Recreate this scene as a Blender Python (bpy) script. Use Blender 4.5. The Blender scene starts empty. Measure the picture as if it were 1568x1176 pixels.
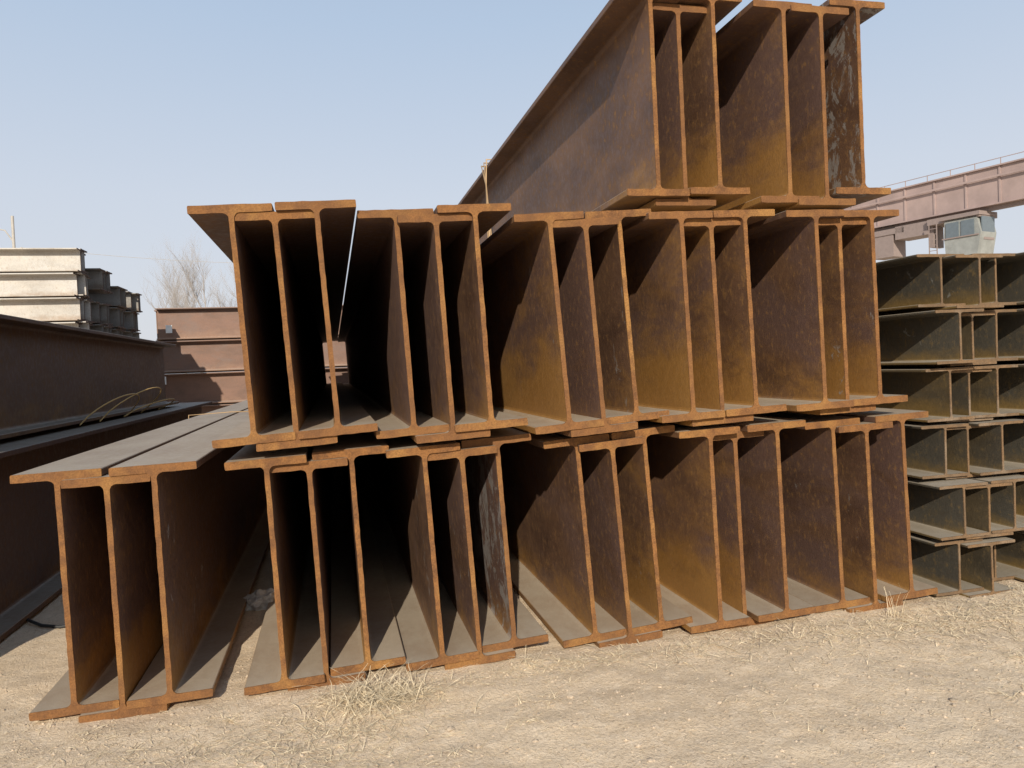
import bpy, math, random, bmesh
import numpy as np
from mathutils import Vector, Matrix, noise
random.seed(7)
SC=bpy.context.scene
SC.view_settings.view_transform='Standard'
SC.view_settings.look='None'
SC.view_settings.exposure=0
COL=SC.collection

# ------------------------------------------------------------ camera
Yc=Vector((-274,18,-1122)).normalized()
Xc=Vector((4611,213,-1122)); Xc=(Xc-Xc.dot(Yc)*Yc).normalized()
Zc=Xc.cross(Yc)
cam=bpy.data.cameras.new("Camera"); co=bpy.data.objects.new("Camera",cam); COL.objects.link(co)
co.matrix_world=Matrix.Translation((0,0,1.24)) @ Matrix((Xc,Yc,Zc)).to_4x4()
cam.sensor_width=36; cam.lens=1122/1568*36; cam.clip_start=0.05; cam.clip_end=6000
SC.camera=co

# ------------------------------------------------------------ light
d=Vector((.150,.52,-.270)).normalized()
sun=bpy.data.lights.new("Sun",'SUN'); sun.energy=5.0; sun.angle=math.radians(0.5); sun.color=(1,.91,.77)
so=bpy.data.objects.new("Sun",sun); COL.objects.link(so)
so.rotation_euler=d.to_track_quat('-Z','Y').to_euler(); so.location=(-5,-15,12)
w=bpy.data.worlds.new("World"); SC.world=w; w.use_nodes=True
nt=w.node_tree; bg=nt.nodes["Background"]; sky=nt.nodes.new("ShaderNodeTexSky")
sky.sky_type='NISHITA'; sky.sun_disc=False
sky.sun_elevation=math.asin(-d.z); sky.sun_rotation=math.atan2(-d.x,-d.y)
sky.air_density=1.0; sky.dust_density=3.0; sky.ozone_density=1.5; sky.altitude=0
# spring haze veil over the clear-sky model
tc=nt.nodes.new("ShaderNodeTexCoord"); sx=nt.nodes.new("ShaderNodeSeparateXYZ"); nt.links.new(tc.outputs['Generated'],sx.inputs[0])
cr_=nt.nodes.new("ShaderNodeValToRGB"); nt.links.new(sx.outputs[2],cr_.inputs[0])
e=cr_.color_ramp.elements; e[0].position=0.0; e[0].color=(.76,.77,.81,1); e[1].position=.75; e[1].color=(.31,.43,.63,1)
m_=e.new(.22); m_.color=(.66,.72,.82,1)
m2_=e.new(.42); m2_.color=(.50,.62,.79,1)
sc_=nt.nodes.new("ShaderNodeVectorMath"); sc_.operation='SCALE'; sc_.inputs[3].default_value=1/.11; nt.links.new(cr_.outputs[0],sc_.inputs[0])
mx=nt.nodes.new("ShaderNodeMix"); mx.data_type='RGBA'; mx.inputs[0].default_value=.88
nt.links.new(sky.outputs[0],mx.inputs[6]); nt.links.new(sc_.outputs[0],mx.inputs[7])
nt.links.new(mx.outputs[2],bg.inputs[0]); bg.inputs[1].default_value=0.11

# ------------------------------------------------------------ node helpers
class NB:
    def __init__(s,name):
        s.m=bpy.data.materials.new(name); s.m.use_nodes=True
        s.t=s.m.node_tree; s.b=s.t.nodes["Principled BSDF"]
    def n(s,typ,ins={},**kw):
        x=s.t.nodes.new(typ)
        for k,v in kw.items(): setattr(x,k,v)
        for k,v in ins.items(): s.set(x.inputs[k],v)
        return x
    def set(s,inp,v):
        if isinstance(v,bpy.types.NodeSocket): s.t.links.new(v,inp)
        elif isinstance(v,bpy.types.Node): s.t.links.new(v.outputs[0],inp)
        else:
            if inp.type=='RGBA' and len(v)==3: v=(*v,1)
            inp.default_value=v
    def math(s,op,a,b=0.0,clamp=False):
        x=s.t.nodes.new("ShaderNodeMath"); x.operation=op; x.use_clamp=clamp
        s.set(x.inputs[0],a); s.set(x.inputs[1],b); return x.outputs[0]
    def mix(s,f,a,b,mode='MIX'):
        x=s.t.nodes.new("ShaderNodeMix"); x.data_type='RGBA'; x.blend_type=mode
        s.set(x.inputs[0],f); s.set(x.inputs[6],a); s.set(x.inputs[7],b); return x.outputs[2]
    def noise(s,vec,scale,detail=4,rough=.6,dist=0):
        x=s.n("ShaderNodeTexNoise",{'Vector':vec,'Scale':scale,'Detail':detail,'Roughness':rough,'Distortion':dist}); return x.outputs[0]
    def ramp(s,v,a,b,lo=0.0,hi=1.0):
        x=s.n("ShaderNodeMapRange",{'Value':v,'From Min':a,'From Max':b,'To Min':lo,'To Max':hi}); x.interpolation_type='SMOOTHSTEP'; return x.outputs[0]
    def bump(s,h,strength,dist):
        x=s.n("ShaderNodeBump",{'Height':h,'Strength':strength,'Distance':dist}); s.set(s.b.inputs['Normal'],x.outputs[0])

def beam_vec(B):
    tc=B.n("ShaderNodeTexCoord"); oi=B.n("ShaderNodeObjectInfo")
    off=B.n("ShaderNodeVectorMath",{0:oi.outputs['Random'],1:(37.,91.,53.)},operation='MULTIPLY')
    v=B.n("ShaderNodeVectorMath",{0:tc.outputs['Object'],1:off.outputs[0]},operation='ADD').outputs[0]
    sep=B.n("ShaderNodeSeparateXYZ",{0:tc.outputs['Object']})
    return v,sep,oi

def stretch(B,v,s):
    return B.n("ShaderNodeVectorMath",{0:v,1:s},operation='MULTIPLY').outputs[0]

def mat_beam(name,H,darkc,midc,orange,purple,dust,peelc):
    B=NB(name); v,sep,oi=beam_vec(B)
    x,y,z=sep.outputs
    oc=B.n("ShaderNodeSeparateColor",{0:oi.outputs['Color']})
    peel,org,drk=oc.outputs[0],oc.outputs[1],oc.outputs[2]
    big=B.noise(stretch(B,v,(1,.7,1.6)),2.2,3,.6,.4)
    c=B.mix(B.ramp(big,.30,.65),darkc,midc)
    pn=B.noise(stretch(B,v,(1,.5,1)),3.1,3,.65,.6)
    # each beam leans towards purple mill scale or brown rust as a whole
    ptone=B.math('ADD',pn,B.math('MULTIPLY',B.math('SUBTRACT',oi.outputs['Random'],.5),.45))
    c=B.mix(B.ramp(ptone,.38,.64,0,.9),c,purple)
    zr=B.math('DIVIDE',z,H)
    g=B.ramp(zr,.0,.55,1,0)
    e=B.ramp(y,0.0,.5,1.0,0.0)
    n2=B.noise(stretch(B,v,(1,.6,1.3)),5,6,.72,.3)
    s=B.math('ADD',B.math('MULTIPLY',g,.55),B.math('MULTIPLY',e,.10))
    s=B.math('ADD',s,B.math('MULTIPLY',B.math('SUBTRACT',n2,.5),1.1))
    s=B.math('ADD',s,B.math('MULTIPLY',B.math('SUBTRACT',org,.5),.75))
    c=B.mix(B.ramp(s,.22,.78,0,.85),c,orange)
    fine=B.noise(stretch(B,v,(1,1,.35)),150,2,.7)
    c=B.mix(B.ramp(fine,.3,.72,0,.4),c,B.mix(.5,(0.015,.010,.008),c))
    sp=B.noise(stretch(B,v,(1,1,.7)),34,4,.75)
    c=B.mix(B.ramp(sp,.52,.70,0,.45),c,orange)
    pv=B.noise(stretch(B,v,(1,1.4,.9)),6,6,.75,.5)
    pth=B.math('SUBTRACT',.78,B.math('MULTIPLY',peel,.30))
    pm=B.math('MULTIPLY',B.math('SUBTRACT',pv,pth),25,True)
    c=B.mix(B.math('MULTIPLY',pm,.7),c,peelc)
    ge=B.n("ShaderNodeNewGeometry"); ns=B.n("ShaderNodeSeparateXYZ",{0:ge.outputs['Normal']})
    up=B.ramp(ns.outputs[2],.45,.85)
    dc=B.mix(B.ramp(n2,.35,.7,0,.8),dust,B.mix(.35,dust,midc))
    c=B.mix(B.math('MULTIPLY',up,.93),c,dc)
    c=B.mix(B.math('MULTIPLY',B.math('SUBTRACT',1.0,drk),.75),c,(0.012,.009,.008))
    B.set(B.b.inputs['Base Color'],c)
    B.set(B.b.inputs['Roughness'],B.ramp(sp,.3,.7,.45,.75))
    B.b.inputs['Specular IOR Level'].default_value=.42
    B.bump(B.math('ADD',fine,sp),.3,.002)
    return B.m

def mat_end(name,a,b,c3):
    B=NB(name); v,sep,oi=beam_vec(B)
    n=B.noise(v,14,5,.7,.3); f=B.noise(v,160,3,.75)
    c=B.mix(B.ramp(n,.35,.66),a,b)
    c=B.mix(B.ramp(B.noise(v,5,3,.6),.5,.7,0,.7),c,c3)
    c=B.mix(B.ramp(f,.35,.65,0,.75),c,B.mix(.5,(.03,.015,.01),c))
    c=B.mix(B.math('MULTIPLY',oi.outputs['Random'],.5),c,b)
    B.set(B.b.inputs['Base Color'],c); B.b.inputs['Roughness'].default_value=.85
    B.b.inputs['Specular IOR Level'].default_value=.2
    B.bump(B.math('ADD',f,n),.9,.003)
    return B.m

dust=(.40,.335,.255)
M_BIG=mat_beam("rusty_steel_web",.9,(.100,.052,.032),(.170,.090,.050),(.38,.19,.045),(.150,.088,.070),dust,(.34,.32,.30))
M_END=mat_end("rusty_sawn_end",(.29,.132,.044),(.17,.080,.034),(.40,.205,.062))
M_SM=mat_beam("small_beam_rust",.27,(.068,.055,.036),(.13,.098,.056),(.26,.165,.05),(.095,.087,.070),(.40,.35,.28),(.28,.28,.26))
M_SME=mat_end("small_beam_end",(.25,.15,.075),(.15,.10,.06),(.32,.25,.18))
M_PALE=mat_beam("pale_steel",.34,(.44,.41,.37),(.58,.54,.48),(.30,.21,.14),(.52,.50,.47),(.46,.41,.34),(.5,.5,.5))
M_PALE_E=mat_end("pale_beam_end",(.08,.055,.045),(.11,.07,.055),(.15,.09,.06))
M_RED=mat_beam("red_brown_steel",.65,(.17,.100,.072),(.23,.130,.092),(.29,.17,.11),(.20,.135,.11),(.38,.30,.24),(.4,.32,.28))

# ------------------------------------------------------------ beam mesh
def beam_mesh(name,H,W,tf,tw,L,seed,mats,r=.022,jit=.0006,seg=.03):
    rnd=random.Random(seed)
    h=W/2; c=.003; t=tw/2
    def arc(cx,cz,a0,a1,k=4):
        return [(cx+r*math.cos(math.radians(a0+(a1-a0)*i/k)),cz+r*math.sin(math.radians(a0+(a1-a0)*i/k))) for i in range(k+1)]
    R=[(h-c,0),(h,c),(h,tf-c),(h-c,tf)]+arc(t+r,tf+r,270,180)+arc(t+r,H-tf-r,180,90)+[(h-c,H-tf),(h,H-tf+c),(h,H-c),(h-c,H)]
    P=R+[(-x,z) for x,z in reversed(R)]
    Q=[]
    for i,p in enumerate(P):
        q=P[(i+1)%len(P)]; dd=math.dist(p,q); k=max(1,int(dd/seg))
        for j in range(k): Q.append((p[0]+(q[0]-p[0])*j/k,p[1]+(q[1]-p[1])*j/k))
    n=len(Q); ys=[0,.005,L-.005,L]; V=[];F=[];mi=[]
    for si,yy in enumerate(ys):
        for (x,z) in Q:
            jx=rnd.uniform(-jit,jit)*(1.8 if si in(0,3) else 0); jz=rnd.uniform(-jit,jit)*(1.8 if si in(0,3) else 0)
            V.append((x+jx,yy+(rnd.uniform(-jit,jit) if si==0 else 0),z+jz))
    for s in range(3):
        for i in range(n):
            j=(i+1)%n
            F.append((s*n+i,s*n+j,(s+1)*n+j,(s+1)*n+i)); mi.append(1 if s!=1 else 0)
    F.append(tuple(range(n-1,-1,-1))); mi.append(1)
    F.append(tuple(3*n+i for i in range(n))); mi.append(1)
    me=bpy.data.meshes.new(name); me.from_pydata(V,[],F)
    for m in mats: me.materials.append(m)
    me.polygons.foreach_set("material_index",mi)
    bm=bmesh.new(); bm.from_mesh(me)
    bmesh.ops.triangulate(bm,faces=[f for f in bm.faces if len(f.verts)>4])
    bmesh.ops.recalc_face_normals(bm,faces=bm.faces)
    bm.to_mesh(me); bm.free()
    return me

def empty(name,loc=(0,0,0)):
    o=bpy.data.objects.new(name,None); o.location=loc; COL.objects.link(o); return o
def obj(name,me,parent=None,loc=(0,0,0),rot=(0,0,0),color=(0.3,.5,1,1)):
    o=bpy.data.objects.new(name,me); COL.objects.link(o); o.location=loc; o.rotation_euler=rot; o.color=color
    if parent: o.parent=parent
    return o

BIG=[beam_mesh("h_beam_900_%d"%i,.9,.3,.030,.019,12.0+.05*i,i,(M_BIG,M_END)) for i in range(6)]
# group: x of first web foot, base height, lean, front plane, (web offset, lift) per beam
def nn(a,b): return ((0,.031),(a,0),(b,.031))
groups=[
 (-.980,-.014,.020,2.97,nn(.168,.332)),
 (-.235,-.012,.036,2.97,nn(.157,.322)),
 (.385,-.006,.050,2.97,nn(.158,.314)),
 (1.065,-.014,.064,2.97,nn(.155,.310)),
 (1.640,-.010,.028,2.97,nn(.155,.337)),
 (2.313,-.012,.034,2.97,nn(.166,.370)),
 (-.299,.950,.052,2.90,nn(.155,.310)),
 (.306,.944,.040,2.90,nn(.152,.306)),
 (.946,.929,.062,2.90,nn(.155,.312)),
 (1.508,.940,.034,2.90,nn(.155,.309)),
 (2.163,.953,.024,2.90,nn(.155,.312)),
 (1.440,1.930,.013,3.02,((0,.035),(.150,0),(.304,.044))),
 (2.050,1.914,.010,2.94,((0,.012),(.186,.0),(.412,.060))),
]
rb=random.Random(3); k=0
# per beam look: mill-scale peel, orange rust, brightness
look={5:(.25,.5,1),8:(.92,.35,.95),7:(.5,.4,1),38:(.84,.1,.85),28:(.1,.95,1),29:(.1,.75,1),9:(.1,.45,1),10:(.1,.3,1),12:(.1,.85,1),13:(.1,.8,1),24:(.4,.95,1),25:(.3,.2,1),27:(.1,.95,1),33:(.1,.30,1.0),34:(.1,.6,1),35:(.1,.75,1)}
for (x0,z0,ln,Y,offs) in groups:
    a=-ln
    for i,(of,lz) in enumerate(offs):
        X=x0+of*math.cos(a); Z=z0+lz+of*ln
        c=look.get(k,(rb.uniform(.0,.6),rb.uniform(.15,.85),rb.uniform(.85,1)))
        obj("steel_h_beam",BIG[k%6],None,(X,Y+rb.uniform(-.02,.04),Z),(0,a+rb.uniform(-.002,.002),rb.uniform(-.0004,.0004)),(*c,1)); k+=1

# ------------------------------------------------------------ right stack of small beams
SM=[beam_mesh("h_beam_small_%d"%i,.266,.29,.014,.010,12,30+i,(M_SM,M_SME),r=.012,jit=.0004) for i in range(3)]
st=empty("small_beam_stack",(3.0,3.03,0))
for tier in range(6):
    for g in range(4):
        jx=rb.uniform(-.012,.012)
        for i in range(3):
            c=(rb.uniform(0,.5),rb.uniform(.3,.8),rb.uniform(.7,1))
            obj("small_h_beam",SM[(tier+i+g)%3],st,(g*.60+jx+i*.162+(.02 if tier>2 else 0),rb.uniform(-.05,.09),-.008+tier*.2885+(.015 if i!=1 else 0)),(0,rb.uniform(-.014,.004),0),(*c,1))

# ------------------------------------------------------------ long pile on the left
pile=empty("shade_toned_beam_pile",(-1.756,3.0,0))  # beams toned darker below: shade of the side turned from the sun
m9=beam_mesh("h_beam_pile_low",.9,.3,.030,.019,7.6,50,(M_BIG,M_END))
m7=beam_mesh("h_beam_pile_up",.7,.3,.026,.016,6.4,51,(M_BIG,M_END))
for g in range(3):
    for i in range(3):
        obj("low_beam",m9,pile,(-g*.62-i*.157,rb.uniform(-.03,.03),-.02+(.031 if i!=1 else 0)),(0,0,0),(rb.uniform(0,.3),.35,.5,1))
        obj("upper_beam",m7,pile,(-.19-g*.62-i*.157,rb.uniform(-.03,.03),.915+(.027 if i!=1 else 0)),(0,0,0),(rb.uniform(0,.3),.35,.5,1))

# ------------------------------------------------------------ pale stack behind left
mp=beam_mesh("h_beam_pale",.335,.30,.018,.012,12,60,(M_PALE,M_PALE_E),r=.014)
ps=empty("pale_beam_stack",(-3.5,12.0,0))
for t in range(9):
    for i in range(12):
        if i>=3 and t>(7 if i!=7 else 6): continue
        yy=i*.16+(0,.35,.75,1.25)[i//3]
        obj("pale_beam",mp,ps,(-rb.uniform(0,.10)+(.06 if i>=3 else 0),yy,t*.357+(.018 if i%2 else 0)+(.16 if 3<=i<6 else 0)*(1 if t==7 else 0)),(0,0,math.radians(90)),(rb.uniform(0,.3),rb.uniform(.2,.6),1 if i<3 else .3,1))
# ------------------------------------------------------------ red brown stack
mr=beam_mesh("h_beam_red",.64,.3,.024,.015,16,70,(M_RED,M_END))
rs=empty("red_brown_beam_stack",(-3.55,16.3,0))
for t in range(4):
    for s in range(2):
        for i in range(3):
            obj("red_brown_beam",mr,rs,((.1,-.05,.14,.05)[t]+rb.uniform(0,.06)+s*16.4,i*.157,t*.671+(.025 if i!=1 else 0)),(0,0,math.radians(-90)),(rb.uniform(0,.2),rb.uniform(.3,.7),1,1))

# ------------------------------------------------------------ simple material
def flat(name,col,rough=.7,metal=0,var=.25,scale=6):
    B=NB(name); tc=B.n("ShaderNodeTexCoord")
    n=B.noise(tc.outputs['Object'],scale,4,.65)
    c=B.mix(B.ramp(n,.3,.7,0,var),col,tuple(x*.45 for x in col))
    B.set(B.b.inputs['Base Color'],c); B.b.inputs['Roughness'].default_value=rough; B.b.inputs['Metallic'].default_value=metal
    return B.m

def boxes(name,lst,mat,parent=None,loc=(0,0,0),rot=(0,0,0)):
    V=[];F=[]
    for (cx,cy,cz,sx,sy,sz) in lst:
        b=len(V)
        for dx in(-.5,.5):
            for dy in(-.5,.5):
                for dz in(-.5,.5): V.append((cx+dx*sx,cy+dy*sy,cz+dz*sz))
        F+= [tuple(b+q for q in f) for f in ((0,1,3,2),(4,6,7,5),(0,4,5,1),(2,3,7,6),(0,2,6,4),(1,5,7,3))]
    me=bpy.data.meshes.new(name); me.from_pydata(V,[],F); me.materials.append(mat)
    return obj(name,me,parent,loc,rot)
M_TAG=flat("paper_tag",(.75,.75,.72),.8,0,.05)
boxes("tags",[(.35,-.01,3.5*.671-.1,.12,.004,.16),(.2,-.01,1.5*.671+.2,.10,.004,.16),(.16,-.01,2.4*.671,.10,.004,.13)],M_TAG,rs,(0,-.15,0))

# ------------------------------------------------------------ gantry crane
M_CR=flat("crane_hazed_paint",(.40,.30,.275),.75,0,.4,.8)  # pinkish brown paint, greyed to include distance haze
M_CG=flat("crane_cab_paint",(.33,.34,.32),.6,0,.5,2)
M_GL=flat("cab_glass",(.14,.17,.19),.15)
M_DK=flat("crane_machinery",(.28,.22,.20),.7)
dirv=Vector((30.3-32.3,35.8-28.5,0)).normalized(); ang=math.atan2(dirv.y,dirv.x)-math.pi/2
cr=empty("gantry_crane",(32.3,28.5,0)); cr.rotation_euler=(0,0,ang)
L0,L1=-18,30; Lc=(L0+L1)/2; LL=L1-L0; zt=10.0
boxes("girder",[(0,Lc,zt-.95,.9,LL,1.75),(0,Lc,zt-.04,1.15,LL,.07),(0,Lc,zt-1.86,1.15,LL,.07)],M_CR,cr)
boxes("stiffeners",[(-.47,L0+1+i*1.6,zt-.95,.05,.09,1.74) for i in range(29)]+[(-.60,Lc,zt-.55,.06,LL,.10)],M_CR,cr)
boxes("handrail",[(-.55,Lc,zt+.28,.03,LL,.03)]+[(-.55,L0+.5+i*1.2,zt+.12,.03,.03,.35) for i in range(39)],M_CR,cr)
boxes("lower_rail",[(-.1,Lc,zt-2.0,.25,LL,.2)],M_DK,cr)
legs=[]
for yy in (L0+1,L1-1):
    for sx in(-1,1):
        for j in range(10):
            f=j/9; legs.append((sx*(.5+2.2*(1-f)),yy,.45+f*7.2,.5,.6,.86))
    legs.append((0,yy,.25,7,.6,.5))
boxes("legs",legs,M_CR,cr)
boxes("trolley_frame",[(-.2,2.6,zt-2.25,1.6,2.6,.3),(-.2,1.4,zt-2.9,.9,.22,1.2),(-.2,3.9,zt-2.9,.9,.22,1.2),(-.2,4.9,zt-2.45,1.2,1.8,.7),(-.2,6.6,zt-2.9,1.1,1.3,1.5),(-.2,6.9,zt-2.3,1.2,3.2,.3)],M_DK,cr)
def cab():
    V=[(-.7,-.75,0),(.7,-.75,0),(.7,.75,0),(-.7,.75,0),(-.7,-.95,1.15),(.7,-.95,1.15),(.7,.85,1.15),(-.7,.85,1.15),(-.7,-.75,2.0),(.7,-.75,2.0),(.7,.8,2.0),(-.7,.8,2.0)]
    F=[(3,2,1,0)]+[(a,(a+1)%4,(a+1)%4+4,a+4) for a in range(4)]+[(a+4,(a+1)%4+4,(a+1)%4+8,a+8) for a in range(4)]+[(8,9,10,11)]
    me=bpy.data.meshes.new("cab"); me.from_pydata(V,[],F); me.materials.append(M_CG)
    return obj("cab",me,cr,(-.3,2.2,zt-4.3))
cab()
boxes("cab_windows",[(-1.02,1.85,zt-2.85,.06,.62,.75),(-1.02,2.6,zt-2.85,.06,.62,.75),(-.3,1.28,zt-2.75,1.1,.06,.75)],M_GL,cr)
boxes("cab_trim",[(-1.04,2.22,zt-3.25,.04,1.8,.06),(-.3,2.2,zt-2.27,1.6,1.9,.08),(-1.04,2.22,zt-4.3,.05,1.6,.12)],M_DK,cr)
boxes("cab_ladder",[(-1.1,3.35,zt-3.4,.04,.04,2.0),(-1.1,3.75,zt-3.4,.04,.04,2.0)]+[(-1.1,3.55,zt-4.3+.28*i,.03,.4,.03) for i in range(7)],M_DK,cr)

# ------------------------------------------------------------ tubes
def tube(name,pts,rad,mat,parent=None,cyc=False):
    cu=bpy.data.curves.new(name,'CURVE'); cu.dimensions='3D'; cu.bevel_depth=rad; cu.bevel_resolution=1
    s=cu.splines.new('POLY'); s.points.add(len(pts)-1)
    for p,q in zip(s.points,pts): p.co=(*q,1)
    s.use_cyclic_u=cyc
    cu.materials.append(mat)
    o=bpy.data.objects.new(name,cu); COL.objects.link(o)
    if parent: o.parent=parent
    return o
M_WIRE=flat("binding_wire",(.42,.28,.15),.5,.3)
M_YW=flat("yellow_strap",(.55,.36,.13),.6)
M_BK=flat("black_cable",(.03,.03,.03),.6)
def strap(Y,x0,x1,z0,z1,dy):
    return [(x0,Y,z0),(x0-.004,Y+dy*.5,z1-.2),(x0,Y+dy,z1),((x0+x1)/2,Y+dy*1.1,z1+.01),(x1,Y+dy,z1),(x1,Y,z0),(x1-.2,Y,z0-.004)]
sw=empty("binding_wire")
for q in (0,.10,.2):
    tube("wire",strap(5.6+q,1.262,1.915,1.96,2.885,.35-q*2.0),.006,M_WIRE,sw)
    tube("wire",strap(6.3+q,-1.145,-.49,-.0,.94,.05-q),.004,M_WIRE,sw)
ys=empty("yellow_binding_wire")
for j,(yy,hh,ww) in enumerate(((5.9,.20,.26),(6.3,.24,.34),(6.9,.12,.30))):
    tube("loop",[(-1.80+ww*math.sin(t/18*math.pi)*.9+.02*j, yy+t*.07, .93+hh*math.sin((t/18)**.8*math.pi)) for t in range(19)],.0055,M_YW,ys)

# ------------------------------------------------------------ utility pole
M_POLE=flat("concrete_pole",(.45,.42,.38),.8)
up=empty("utility_pole",(-21.2,58,0))
tube("mast",[(0,0,0),(0,0,13.0)],.10,M_POLE,up)
tube("lamp_arm",[(0,0,11.2),(-.5,0,12.0),(-1.0,0,12.1),(-1.4,0,11.7),(-1.5,0,11.3)],.05,M_POLE,up)
tube("bracket",[(0,0,10.6),(.5,0,10.8)],.05,M_POLE,up)
tube("cable",[(.5+i*3.0,i*1.0,10.8-.5*math.sin(i/8*math.pi)) for i in range(9)],.015,M_POLE,up)

# ------------------------------------------------------------ bare trees
M_TR=flat("hazed_bark",(.36,.33,.31),.9)  # pale grey bark: distance haze mixed into the colour
def tree(loc,height,seed):
    rnd=random.Random(seed); V=[];F=[]
    def seg(a,b,ra,rb):
        dirn=(b-a).normalized(); u=dirn.orthogonal().normalized(); v=dirn.cross(u); b0=len(V)
        for p,r in((a,ra),(b,rb)):
            for q in range(4):
                an=q*math.pi/2; V.append(tuple(p+(u*math.cos(an)+v*math.sin(an))*r))
        for q in range(4): F.append((b0+q,b0+(q+1)%4,b0+4+(q+1)%4,b0+4+q))
    def grow(p,dirn,L,r,dep):
        n=3; q=p
        for i in range(n):
            dirn=(dirn+Vector((rnd.uniform(-.18,.18),rnd.uniform(-.18,.18),rnd.uniform(-.05,.16)))).normalized()
            e=q+dirn*L/n; seg(q,e,r*(1-i*.2),r*(1-(i+1)*.2)); q=e
            if dep<5:
                for _ in range(1 if i<1 and dep==0 else 2 if dep<4 else 1):
                    a=Vector((rnd.uniform(-1,1),rnd.uniform(-1,1),rnd.uniform(.1,.9))).normalized()
                    grow(q,(dirn*.75+a*.7).normalized(),L*rnd.uniform(.5,.68),r*.5*(1-i*.15),dep+1)
    grow(Vector((0,0,0)),Vector((0,0,1)),height*.5,height*.014,0)
    me=bpy.data.meshes.new("bare_tree"); me.from_pydata(V,[],F); me.materials.append(M_TR)
    obj("bare_tree",me,None,loc)
tree((-10.2,64,0),12.3,4)
tree((-13.0,72,0),12.0,9)
tree((-7.6,70,0),12.5,15)

# ------------------------------------------------------------ ground
def gh(x,y):
    v=Vector((x,y,0))
    z=.018*noise.noise(v*.9)+.010*noise.noise(v*3.1+Vector((5,1,0)))+.006*noise.noise(v*9)+.004*noise.noise(v*21)
    near=1/(1+max(0,abs(x-1.5)-6)**2*.05+max(0,abs(y-3)-6)**2*.05)
    return z*near-.004
xs=np.concatenate([-np.geomspace(2600,2.6,40),np.arange(-2.5,5.0,.028),np.geomspace(5.05,2600,40)])
ysg=np.concatenate([-np.geomspace(2600,.5,30),np.arange(-.4,1.4,.15),np.arange(1.45,3.6,.024),np.arange(3.65,6,.08),np.geomspace(6.1,3500,50)])
V=[(x,y,gh(x,y)) for y in ysg for x in xs]; nx=len(xs)
F=[(j*nx+i,j*nx+i+1,(j+1)*nx+i+1,(j+1)*nx+i) for j in range(len(ysg)-1) for i in range(nx-1)]
me=bpy.data.meshes.new("ground"); me.from_pydata(V,[],F)
me.polygons.foreach_set("use_smooth",[True]*len(F))
B=NB("dirt"); tc=B.n("ShaderNodeTexCoord"); o=tc.outputs['Object']
n1=B.noise(o,1.3,4,.6,.4); n2=B.noise(o,14,5,.75); n3=B.noise(o,80,4,.8); n4=B.noise(o,260,2,.7)
c=B.mix(B.ramp(n1,.35,.65),(.72,.57,.40),(.62,.48,.33))
c=B.mix(B.ramp(n2,.42,.66,0,.6),c,(.78,.64,.48))
c=B.mix(B.ramp(n3,.48,.66,0,.6),c,(.38,.28,.18))
c=B.mix(B.ramp(n4,.52,.66,0,.5),c,(.82,.70,.54))
B.set(B.b.inputs['Base Color'],c); B.b.inputs['Roughness'].default_value=.95; B.b.inputs['Specular IOR Level'].default_value=.1
hh=B.math('ADD',B.math('MULTIPLY',n2,.8),B.math('ADD',B.math('MULTIPLY',n3,.6),B.math('MULTIPLY',n4,.22)))
B.bump(hh,.85,.012)
me.materials.append(B.m); obj("ground",me)

# ------------------------------------------------------------ gravel
rg=random.Random(11); V=[];F=[]
ico=[Vector(p).normalized() for p in ((0,0,1),(.9,0,.4),(.3,.85,.4),(-.7,.5,.4),(-.7,-.5,.4),(.3,-.85,.4),(.7,.5,-.4),(-.3,.85,-.4),(-.9,0,-.4),(-.3,-.85,-.4),(.7,-.5,-.4),(0,0,-1))]
icf=[(0,1,2),(0,2,3),(0,3,4),(0,4,5),(0,5,1),(1,6,2),(2,7,3),(3,8,4),(4,9,5),(5,10,1),(2,6,7),(3,7,8),(4,8,9),(5,9,10),(1,10,6),(11,7,6),(11,8,7),(11,9,8),(11,10,9),(11,6,10)]
def stone(x,y,s):
    b=len(V); sc=Vector((rg.uniform(.7,1.3),rg.uniform(.7,1.3),rg.uniform(.4,.8)))*s; a=rg.uniform(0,6.28); z=gh(x,y)
    for p in ico:
        q=Vector((p.x*sc.x,p.y*sc.y,p.z*sc.z))*rg.uniform(.8,1.15)
        V.append((x+q.x*math.cos(a)-q.y*math.sin(a),y+q.x*math.sin(a)+q.y*math.cos(a),z+q.z+s*.15))
    F.extend([tuple(b+i for i in f) for f in icf])
for _ in range(11000):
    x=rg.uniform(-2.4,4.6); y=rg.uniform(1.5,3.4) if rg.random()<.85 else rg.uniform(3.4,6); stone(x,y,abs(rg.gauss(0,.0028))+.001)
for _ in range(80):
    stone(rg.uniform(-2.2,4.6),rg.uniform(1.6,3.3),rg.uniform(.007,.015))
me=bpy.data.meshes.new("gravel"); me.from_pydata(V,[],F); me.materials.append(flat("pebble",(.60,.48,.35),.9,0,.9,30)); obj("gravel",me)

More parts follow.
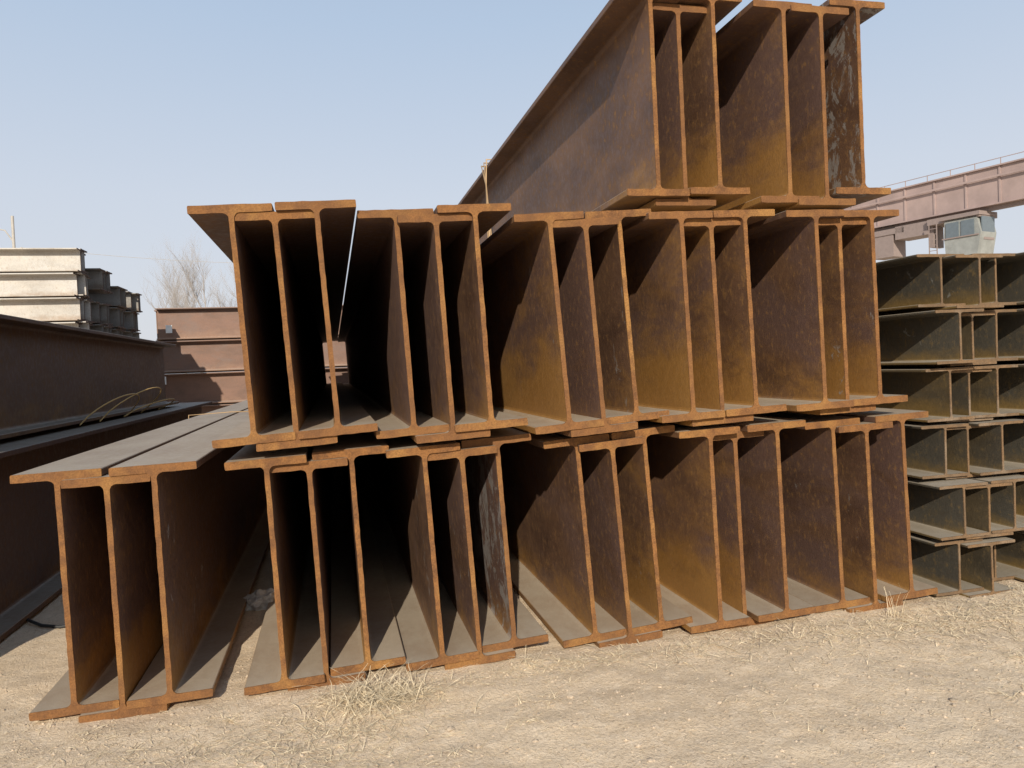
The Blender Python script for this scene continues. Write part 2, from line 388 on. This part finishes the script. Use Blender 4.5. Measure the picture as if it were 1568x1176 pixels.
# ------------------------------------------------------------ straw
V=[];F=[]
def blade(x,y,L,w,az,el,curl,z0=None):
    b=len(V); z=gh(x,y)+.002 if z0 is None else z0; p=Vector((x,y,z)); n=5
    for i in range(n+1):
        dr=Vector((math.cos(az)*math.cos(el),math.sin(az)*math.cos(el),math.sin(el)))
        sd=Vector((-math.sin(az),math.cos(az),rg.uniform(-.5,.5)))*w*(1-.6*i/n)*.5
        V.append(tuple(p-sd)); V.append(tuple(p+sd))
        p=p+dr*L/n; el-=curl/n; az+=rg.uniform(-.22,.22)
        g=gh(p.x,p.y)+.002
        if p.z<g: p.z=g; el=max(el,0)
    for i in range(n): F.append((b+2*i,b+2*i+1,b+2*i+3,b+2*i+2))
def scatter(cx,cy,sx,sy,n,L=(.03,.12),el=(0,.5)):
    for _ in range(n):
        x=rg.gauss(cx,sx); y=rg.gauss(cy,sy)
        blade(x,y,rg.uniform(*L),rg.uniform(.0015,.0034),rg.uniform(0,6.28),rg.uniform(*el),rg.uniform(.2,1.3))
scatter(.12,2.79,.11,.06,950,(.04,.17),(.0,.8))
scatter(.0,2.62,.18,.08,330,(.03,.13),(0,.4))
scatter(-.25,2.40,.26,.10,480,(.03,.10),(0,.3))
scatter(-.6,2.62,.3,.10,260,(.02,.08),(0,.25))
scatter(.75,2.86,.28,.05,260,(.03,.10),(0,.4))
scatter(1.45,2.85,.38,.06,420,(.03,.11),(0,.5))
scatter(2.45,2.78,.45,.11,900,(.03,.13),(0,.5))
scatter(3.4,2.72,.5,.16,1150,(.03,.13),(0,.45))
scatter(2.7,2.35,.5,.2,420,(.02,.09),(0,.25))
scatter(-1.3,2.8,.35,.2,300,(.02,.07),(0,.3))
for _ in range(40): # small tufts where the straw has caught
    cx,cy=rg.uniform(-1.2,4.4),rg.uniform(1.7,3.0); s=rg.uniform(.01,.035)
    scatter(cx,cy,s*1.6,s,int(rg.uniform(6,25)),(.02,.08),(0,.6))
for _ in range(26): blade(rg.gauss(2.50,.03),rg.gauss(2.88,.02),rg.uniform(.06,.17),.0022,rg.uniform(0,6.28),rg.uniform(1.0,1.5),rg.uniform(.1,.7))
for _ in range(10): blade(rg.gauss(.72,.03),rg.gauss(2.88,.02),rg.uniform(.04,.09),.002,rg.uniform(0,6.28),rg.uniform(.7,1.3),.4)
for _ in range(9500): blade(rg.uniform(-2.3,4.8),rg.uniform(1.5,3.2),rg.uniform(.006,.038),rg.uniform(.001,.0026),rg.uniform(0,6.28),rg.uniform(0,.25),.2)
me=bpy.data.meshes.new("dry_straw"); me.from_pydata(V,[],F); me.materials.append(flat("straw",(.86,.71,.48),.8,0,.75,25)); obj("dry_straw",me)
tube("black_cable",[(-2.2+.1*i,4.15+.28*math.sin(i*.55)+.03*i,gh(-2.2+.1*i,4.15)+.012) for i in range(13)],.008,M_BK)

# ------------------------------------------------------------ crumpled bag between stacks
bm=bmesh.new(); bmesh.ops.create_icosphere(bm,subdivisions=4,radius=1)
for v in bm.verts:
    p=v.co.copy(); f=1+.35*noise.noise(p*2.2)+.22*abs(noise.noise(p*5))
    v.co=Vector((p.x*.085*f,p.y*.07*f,max(-.03,p.z*.06*f)))
me=bpy.data.meshes.new("crumpled_plastic_bag"); bm.to_mesh(me); bm.free()
me.materials.append(flat("bag_plastic",(.50,.48,.45),.45,0,.6,22)); obj("crumpled_plastic_bag",me,None,(-.42,4.1,.03))
